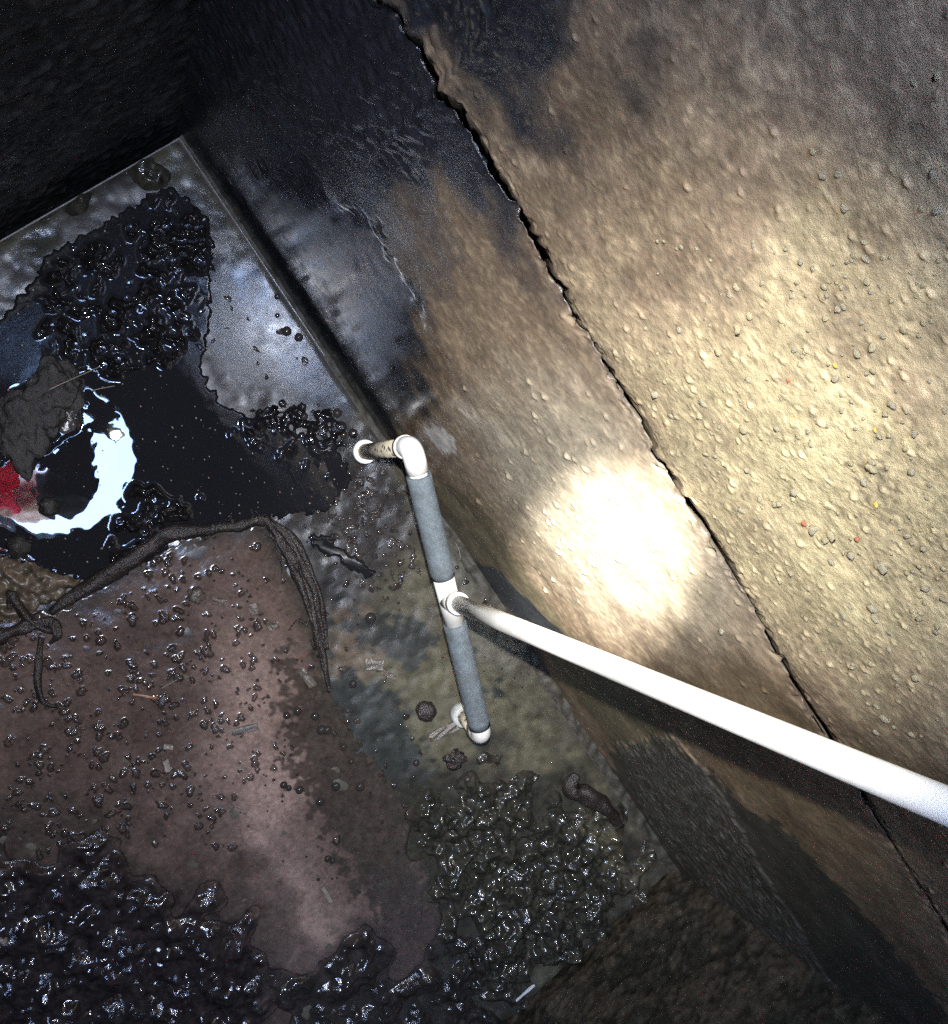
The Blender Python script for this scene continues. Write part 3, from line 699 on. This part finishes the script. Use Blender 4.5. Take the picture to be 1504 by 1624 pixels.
for k in range(16):
    t = rr_.random(); bx, by = ((110 + 300 * t, 950 - 122 * t - 45 * math.sin(t * 3.1) * .8) if k % 2 else (424 + 95 * t, 832 + 250 * t))
    an = rr_.uniform(0, 6.28); ln = rr_.uniform(14, 34); cv = rr_.uniform(-.9, .9)
    rp('rootlet', root_mesh('rootlet', [(bx, by), (bx + math.cos(an) * ln * .5, by + math.sin(an) * ln * .5), (bx + math.cos(an + cv) * ln, by + math.sin(an + cv) * ln)], [.010, .007, .002], [.0016, .0011, .0005], 40 + k, 7))
tw1 = link('twig', root_mesh('twig', [(-12, 1020), (12, 1005), (45, 993), (80, 985), (92, 1005), (80, 1020)], [.008, .008, .008, .008, .007, .003], [.008, .008, .007, .006, .005, .003], 7), M_ROOT)
tag(tw1, 'dark curled twig at the left edge below the brown mud bank', 'twig')
tw2 = link('twig', root_mesh('twig', [(14, 965), (18, 940), (26, 958), (50, 988), (84, 1000)], [.012, .014, .012, .010, .006], [.003, .005, .006, .005, .003], 8), M_ROOT)
tag(tw2, 'short forked black twig sticking up from the brown mud bank', 'twig')
tw3 = link('twig', root_mesh('twig', [(66, 1010), (60, 1060), (66, 1110), (90, 1120)], [.003, .003, .003, .002], [.003, .004, .004, .002], 9), M_ROOT)
tag(tw3, 'thin half-sunk twig running down the silt near the left edge', 'twig')
fold = link('mud_fold', root_mesh('mud_fold', [(915, 1228), (905, 1250), (925, 1262), (960, 1280), (985, 1310)], [.008, .010, .011, .009, .004], [.004, .012, .012, .010, .006], 14, rough=.2), M_ROOT)
tag(fold, 'curled olive mud fold at the top right of the mud heap', 'mud fold')

def chip(px, py, l, wd, th, ang, label, mat=M_WOOD, z=.004, name='wood_chip', cat='wood chip', grp=None):
    bm = bmesh.new(); bmesh.ops.create_cube(bm, size=1); bmesh.ops.subdivide_edges(bm, edges=bm.edges[:], cuts=2, use_grid_fill=True)
    r = random.Random(int(px * 7 + py))
    for v in bm.verts:
        v.co = Vector((v.co.x * l * (1 + r.uniform(-.12, .12)), v.co.y * wd * (1 + r.uniform(-.25, .25)), v.co.z * th * (1 + r.uniform(-.4, .4)) + .06 * l * v.co.x * r.uniform(.5, 1)))
    me = bpy.data.meshes.new(name); bm.to_mesh(me); bm.free()
    # direction in the photo -> direction on the floor
    a = fl(px, py); b = fl(px + math.cos(ang) * 10, py + math.sin(ang) * 10); o = link(name, me, mat, None, tuple(fl(px, py, z)))
    o.rotation_euler = (random.uniform(-.15, .15), random.uniform(-.1, .1), math.atan2(b[1] - a[1], b[0] - a[0]))
    return tag(o, label, cat, grp)
chip(389, 1157, .030, .008, .003, -.25, 'grey wood chip lying on the pale light band over the silt')
chip(594, 1055, .024, .013, .003, .05, 'crumpled pale flake on the slab left of the lower sleeve')
chip(616, 1070, .019, .006, .003, .45, 'small stick touching the crumpled pale flake')
chip(702, 1160, .038, .011, .009, -.45, 'wet bark stick beside the lower pipe end', M_WOOD)
chip(486, 1076, .026, .010, .005, .9, 'wood splinter at the foot of the muddy root')
chip(402, 967, .013, .009, .003, 1.2, 'pale translucent flake in the silt inside the root bend')
chip(348, 952, .016, .005, .002, .2, 'thin grey splinter right of the tan stone in the silt')
chip(265, 1215, .014, .006, .003, 1.3, 'bright cream splinter standing out in the left silt', M_FIBRE)
chip(267, 1185, .011, .005, .003, .1, 'cream chip just above the bright cream splinter', M_FIBRE)
chip(519, 1420, .022, .0045, .002, 1.0, 'pale flat splinter on dark silt at bottom centre', M_FIBRE)
chip(230, 1104, .026, .002, .0015, .12, 'orange straw lying in the silt', M_STRAW, name='straw', cat='straw')
chip(833, 1575, .030, .0026, .002, -.78, 'clear shiny plastic sliver at the bottom edge', M_PLAST, z=.010, name='plastic_sliver', cat='plastic sliver')
chip(430, 994, .011, .007, .004, .9, 'rounded pale flake left of the root foot, upper of two', M_WOOD)
chip(438, 991, .009, .006, .004, 1.3, 'rounded pale flake left of the root foot, right of two', M_WOOD)
chip(663, 770, .006, .004, .003, .3, 'tiny pale chip on the wet slab under the elbow', M_FIBRE)
# ---- fine stalks
def stalk(pts, zs, r, label, mat=M_FIBRE):
    o = link('grass_stalk', tube('grass_stalk', fl_path(pts, zs, 5), r, 6), mat); return tag(o, label, 'grass stalk')
stalk([(78, 618), (110, 603), (135, 592), (157, 582)], [.020, .018, .014, .010], .0006, 'thin dry stalk lying across the large flat stone')
stalk([(145, 620), (160, 616), (182, 612)], [.012, .010, .006], .0006, 'thin dry stalk right of the large flat stone')
stalk([(722, 860), (728, 872), (730, 885), (726, 892)], [.004, .012, .014, .006], .0005, 'curved pale fibre on the slab right of the upper sleeve')
stalk([(340, 1130), (344, 1145), (338, 1158)], [.003, .004, .003], .0006, 'curly pale fibre on the silt near the wood chip')
stalk([(255, 1092), (270, 1084), (285, 1076)], [.003, .004, .003], .0005, 'thin pale fibre right of the orange straw')

# ---- water bubbles and droplets standing on the wet slab and silt
def dome(n=10, m=4):
    V = [(0, 0, 1)]; F = []
    for i in range(1, m + 1):
        a = i / m * math.pi * .5
        for k in range(n): V.append((math.sin(a) * math.cos(2 * math.pi * k / n), math.sin(a) * math.sin(2 * math.pi * k / n), math.cos(a)))
    for k in range(n): F.append((0, 1 + k, 1 + (k + 1) % n))
    for i in range(m - 1):
        for k in range(n): a = 1 + i * n + k; b = 1 + i * n + (k + 1) % n; F.append((a, a + n, b + n, b))
    return V, F
dv, df = dome(); DV, DF = [], []
def drop(px, py, r, z=.0008):
    c = fl(px, py, z); o = len(DV)
    for v in dv: DV.append((c[0] + v[0] * r, c[1] + v[1] * r, c[2] + v[2] * r * .75))
    DF.extend(tuple(i + o for i in f) for f in df)
for (px, py, r) in [(500, 1136, 9), (510, 1158, 11), (519, 1158, 10), (472, 1128, 9), (455, 1135, 8), (588, 980, 12), (545, 1185, 8), (450, 1245, 8), (458, 1250, 7),
                    (475, 1253, 9), (533, 1247, 10), (571, 1248, 10), (508, 1272, 9), (660, 1210, 8), (557, 1208, 7), (520, 1362, 8), (527, 1365, 7), (590, 1495, 9),
                    (455, 525, 10), (474, 535, 9), (440, 470, 6), (545, 690, 8), (535, 655, 10), (482, 660, 9), (440, 500, 5), (700, 890, 6), (725, 900, 5), (560, 1085, 9)]:
    drop(px, py, r * .00062)
for k in range(170):
    a, b, c, d = random.choice([(430, 560, 700, 960), (560, 650, 760, 1000), (420, 640, 1120, 1420), (740, 840, 960, 1120), (150, 420, 900, 1300), (60, 230, 650, 860)])
    drop(random.uniform(a, b), random.uniform(c, d), random.uniform(.0008, .0024), .0010)
bub = link('water_droplets', pymesh('water_droplets', DV, DF), M_BUB); tag(bub, 'tiny round bubbles and droplets on the wet floor', 'bubbles', kind='stuff')

SV, SF = [], []
spk = np.argwhere((water > .9) & (H < .002)); r_ = np.random.default_rng(12)
for i_, j_ in spk[r_.integers(0, len(spk), 260)]:
    q = r_.uniform(.0003, .0010); o_ = len(SV)
    for v in dv: SV.append((X[i_, j_] + v[0] * q * 1.3, Y[i_, j_] + v[1] * q, WLEV + v[2] * q * .5))
    SF.extend(tuple(a + o_ for a in f) for f in df)
spo = link('floating_specks', pymesh('floating_specks', SV, SF), M_FIBRE); tag(spo, 'tiny pale specks floating on the dark puddle', 'specks', kind='stuff')

# ---- pebbles standing proud of the wall
peb = []
for s in range(6):
    bm = bmesh.new(); bmesh.ops.create_uvsphere(bm, u_segments=7, v_segments=5, radius=1); r = random.Random(50 + s)
    for v in bm.verts: v.co *= 1 + r.uniform(-.28, .22)
    for f in bm.faces: f.smooth = True
    me = bpy.data.meshes.new('pebble'); bm.to_mesh(me); bm.free(); peb.append(me)
def pebble(px, py, rp, mat=None):
    c = wl(px, py); me = random.choice(peb)
    r = rp * float((R.T @ (c - CAM))[2]) / FPX
    if mat is not None:
        me = me.copy(); me.materials.clear(); me.materials.append(mat)
    o = link('pebble', me, M_PEB if random.random() < .6 else M_PEB2, wall)
    o.location = (c[0] - .6, -r * .12, c[2]); o.scale = (r * random.uniform(.75, 1.3), r * random.uniform(.6, .9), r * random.uniform(.75, 1.3))
    o.rotation_euler = (random.uniform(-.5, .5), random.uniform(0, 6), random.uniform(-.5, .5))
    return o
big = [(1410, 690), (1395, 692), (1380, 740), (1385, 745), (1370, 765), (1330, 490), (1335, 455), (1305, 280), (1330, 275), (1480, 275), (1490, 120), (1450, 130),
       (1388, 982), (1420, 1075), (1455, 1075), (1385, 965), (1240, 630), (1260, 555), (1170, 520), (1190, 500), (1310, 505), (1270, 415), (1345, 415), (1340, 330), (1463, 330),
       (1490, 334), (1235, 680), (1310, 855), (1318, 850), (1200, 840), (1230, 800), (1115, 640), (1120, 720), (1040, 625), (1260, 780), (1245, 620), (1325, 600), (1360, 560),
       (1440, 850), (1465, 870), (1400, 900), (1350, 880), (1410, 1030), (1290, 840), (1180, 680), (1065, 660), (1110, 660), (1185, 745), (1145, 1000), (1385, 550), (1290, 240)]
for (px, py) in big: pebble(px, py, random.uniform(5.0, 8.5))
for (px, py) in [(1252, 603), (1276, 830), (1360, 855)]: pebble(px, py, 5, M_PEBR)
for (px, py) in [(1388, 682), (1262, 660), (1325, 580), (1390, 800)]: pebble(px, py, 4, M_PEBY)
cnt = 0
while cnt < 235:
    px, py = random.uniform(1010, 1500), random.uniform(380, 1170)
    if (px - 1010) * 1.70 < (py - 640) + 90: continue
    if random.random() < ((1500 - px) / 600) * .4: continue
    pebble(px, py, 2.6 + 4.0 * random.random() ** 2); cnt += 1

# ================================================================ PHOTOGRAPHER ABOVE THE OPENING (seen mirrored in the puddle), PHONE, TORCH
ph = empty('phone', tuple(img_off(-.075, .0, 1.285))); tag(ph, 'dark phone held over the pit, mirrored in the puddle', 'phone')
b1 = link('phone_body', box_mesh('phone_body', -.032, .032, -.08, .08, -.004, .004, .003), M_BLACK, ph)
link('phone_screen', box_mesh('phone_screen', -.030, .030, -.077, .077, .0042, .0050), M_BLACK, ph)
link('lens', tube('lens', [(.022, .06, -.0065), (.022, .06, -.004)], .007, 20), M_BLACK, ph)
qa = math.atan2(R[1][1], R[0][1]); ph.rotation_euler = (0, 0, qa + math.pi / 2)

LP = Vector(CAM) + Vector(R @ np.array([.004, -.064, -.004]))
HOT = Vector(wl(955, 905)); tdir = (HOT - LP).normalized()
torch = empty('torch', tuple(LP)); tag(torch, 'black hand torch held beside the camera, lighting the wall', 'torch')
def tp(name, me, mat):
    o = link(name, me, mat, torch); o.matrix_parent_inverse = Matrix.Translation(-LP); return o
tp('torch_head', tube('torch_head', [LP - tdir * .004, LP - tdir * .030, LP - tdir * .045], [.019, .018, .013], 24), M_BLACK)
tp('torch_body', tube('torch_body', [LP - tdir * .044, LP - tdir * .125], .0125, 20), M_BLACK)
tp('tail_switch', tube('tail_switch', [LP - tdir * .125, LP - tdir * .130], .007, 16), M_BLACK)
# one lamp; its reflector throws a tight core, a softer beam and a wide spill towards the floor
tl = bpy.data.lights.new('torch_lamp', 'SPOT'); tl.energy = 0.3; tl.spot_size = math.radians(130); tl.spot_blend = .15; tl.shadow_soft_size = .007; tl.color = (1, .96, .895)
to = bpy.data.objects.new('torch_lamp', tl); COL.objects.link(to); to.parent = torch
tq = (-tdir).to_track_quat('Z', 'Y'); to.rotation_euler = tq.to_euler()
sp_l = tq.inverted() @ (Vector(fl(430, 1010)) - LP).normalized()
tl.use_nodes = True; t_ = tl.node_tree; em = [n for n in t_.nodes if n.type == 'EMISSION'][0]
tn = nd(t_, 'ShaderNodeTexCoord').outputs['Normal']; acc = None
for pw, size, axl in ((TORCH_W, 12.5, Vector((0, 0, -1))), (MID_W, 46, Vector((0, 0, -1))), (SPILL_W, 82, sp_l)):
    dt = nd(t_, 'ShaderNodeVectorMath', operation='DOT_PRODUCT'); t_.links.new(tn, dt.inputs[0]); dt.inputs[1].default_value = axl
    mr = nd(t_, 'ShaderNodeMapRange', interpolation_type='SMOOTHSTEP'); t_.links.new(mathn(t_, 'ABSOLUTE', dt.outputs['Value']), mr.inputs[0])
    mr.inputs[1].default_value = math.cos(math.radians(size / 2)); mr.inputs[2].default_value = 1.0; mr.inputs[3].default_value = 0; mr.inputs[4].default_value = pw / .3
    acc = mr.outputs[0] if acc is None else mathn(t_, 'ADD', acc, mr.outputs[0])
t_.links.new(acc, em.inputs['Strength'])

person = empty('person', tuple(img_off(-.7, .2, ZTOP + th))); tag(person, 'person in crimson top leaning over the opening, mirrored dark in the puddle', 'person')
IO = lambda a, b, z: Vector(img_off(a, b, z))
def skin(name, verts, edges, radii, mat, parent, root=0):
    me = bpy.data.meshes.new(name); me.from_pydata([tuple(v) for v in verts], edges, []); me.update()
    o = link(name, me, mat, parent); o.matrix_parent_inverse = Matrix.Translation(-Vector(parent.location))
    md = o.modifiers.new('skin', 'SKIN'); md.use_smooth_shade = True
    for i, r in enumerate(radii):
        me.skin_vertices[0].data[i].radius = (r, r); me.skin_vertices[0].data[i].use_root = (i == root)
    s2 = o.modifiers.new('sub', 'SUBSURF'); s2.levels = 2; s2.render_levels = 2
    return o
zt = ZTOP + th
J = dict(pel=IO(-.98, .30, zt + .16), wst=IO(-.80, .25, zt + .17), chs=IO(-.58, .19, zt + .20), nck=IO(-.36, .135, zt + .21), hed=IO(-.24, .105, zt + .19), crn=IO(-.145, .085, zt + .16),
         sl=IO(-.47, .02, zt + .17), el=IO(-.33, .0, zt - .09), wl_=IO(-.19, .0, 1.36), hl=IO(-.135, .0, 1.30),
         sr=IO(-.44, .33, zt + .17), er=IO(-.30, -.14, zt + .05), wr=IO(-.08, -.17, 1.47), hr=IO(-.03, -.115, 1.40),
         hpl=IO(-1.05, .22, zt + .12), knl=IO(-1.42, .30, zt + .06), ftl=IO(-1.82, .38, zt + .05), hpr=IO(-1.03, .39, zt + .12), knr=IO(-1.40, .47, zt + .06), ftr=IO(-1.80, .55, zt + .05))
J['sr'] = IO(-.40, -.20, zt + .18); J['sl'] = IO(-.46, .30, zt + .16); J['el'] = IO(-.275, -.075, 1.66); J['sl'] = IO(-.42, -.06, zt + .10); J['wl_'] = IO(-.165, -.01, 1.40); J['hl'] = IO(-.12, .0, 1.325); J['hed'] = IO(-.20, .10, zt + .20)
names = list(J); ix = {k: i for i, k in enumerate(names)}
rad = dict(pel=.13, wst=.12, chs=.13, nck=.055, hed=.088, crn=.075, sl=.055, el=.040, wl_=.026, hl=.028, sr=.055, er=.040, wr=.026, hr=.028,
           hpl=.085, knl=.055, ftl=.035, hpr=.085, knr=.055, ftr=.035)
E_ = [('pel', 'wst'), ('wst', 'chs'), ('chs', 'nck'), ('nck', 'hed'), ('hed', 'crn'), ('chs', 'sl'), ('sl', 'el'), ('el', 'wl_'), ('wl_', 'hl'), ('chs', 'sr'), ('sr', 'er'), ('er', 'wr'), ('wr', 'hr'),
      ('pel', 'hpl'), ('hpl', 'knl'), ('knl', 'ftl'), ('pel', 'hpr'), ('hpr', 'knr'), ('knr', 'ftr')]
skin('body', [J[k] for k in names], [(ix[a], ix[b]) for a, b in E_], [rad[k] for k in names], M_SKIN, person, 0)
ws = [J['wst'], J['chs'], J['sl'], J['el'], J['el'].lerp(J['wl_'], .92), J['sr'], J['er'], J['er'].lerp(J['wr'], .72), J['wst'].lerp(J['pel'], .6)]
skin('crimson_top', ws, [(8, 0), (0, 1), (1, 2), (2, 3), (3, 4), (1, 5), (5, 6), (6, 7)], [.14, .148, .085, .075, .050, .075, .060, .046, .145], M_SHIRT, person, 0)
tr = [J['pel'], J['hpl'], J['knl'], J['knl'].lerp(J['ftl'], .85), J['hpr'], J['knr'], J['knr'].lerp(J['ftr'], .85)]
skin('trousers', tr, [(0, 1), (1, 2), (2, 3), (0, 4), (4, 5), (5, 6)], [.145, .10, .072, .06, .10, .072, .06], M_TROUS, person, 0)
hx, hy = np.meshgrid(np.linspace(0, 1, 14), np.linspace(0, 1, 12)); HP = np.zeros(hx.shape + (3,))
for i_ in range(12):
    for j_ in range(14):
        u_, v_ = hx[i_, j_], hy[i_, j_]
        HP[i_, j_] = img_off(-.42 + .165 * u_ + .012 * math.sin(v_ * 9), -.02 + .165 * v_ + .01 * math.sin(u_ * 8), zt + .10 - .10 * u_ + .012 * math.sin(v_ * 11 + u_ * 3))
hem = link('jacket_hem', grid_mesh('jacket_hem', HP[..., 0], HP[..., 1], HP[..., 2]), M_HEM, person); hem.matrix_parent_inverse = Matrix.Translation(-Vector(person.location))
sm = hem.modifiers.new('solid', 'SOLIDIFY'); sm.thickness = .0012
hm = blob('hair', 91, 3, .05, (.088, .084, .10)); ho = link('hair', hm, M_HAIR, person); ho.matrix_parent_inverse = Matrix.Translation(-Vector(person.location)); ho.location = J['crn'] + Vector((0, 0, -.03))
for hnd, wri, tgt in ((J['hl'], J['wl_'], IO(-.09, .0, 1.285)), (J['hr'], J['wr'], LP - tdir * .08)):
    dr = (hnd - wri).normalized(); sd_ = dr.cross(Vector((0, 0, 1))).normalized(); nn = dr.cross(sd_)
    for k in range(5):
        off = (k - 1.5) * .018 if k < 4 else -.034
        L_ = (.070, .080, .076, .060, .050)[k]
        a = hnd + sd_ * off * .8 + dr * (.012 if k < 4 else -.005); c = a + dr * (L_ * .45) + nn * .012 + (sd_ * -.012 if k == 4 else Vector()); e = c + dr * (L_ * .3) + nn * .022; g = e + dr * (L_ * .12) + nn * .018
        fo = link('finger' if k < 4 else 'thumb', tube('finger', [a - dr * .012, a.lerp(c, .5), c, e, g], [.0095, .009, .0088, .0078, .006], 10), M_SKIN, person)
        fo.matrix_parent_inverse = Matrix.Translation(-Vector(person.location))
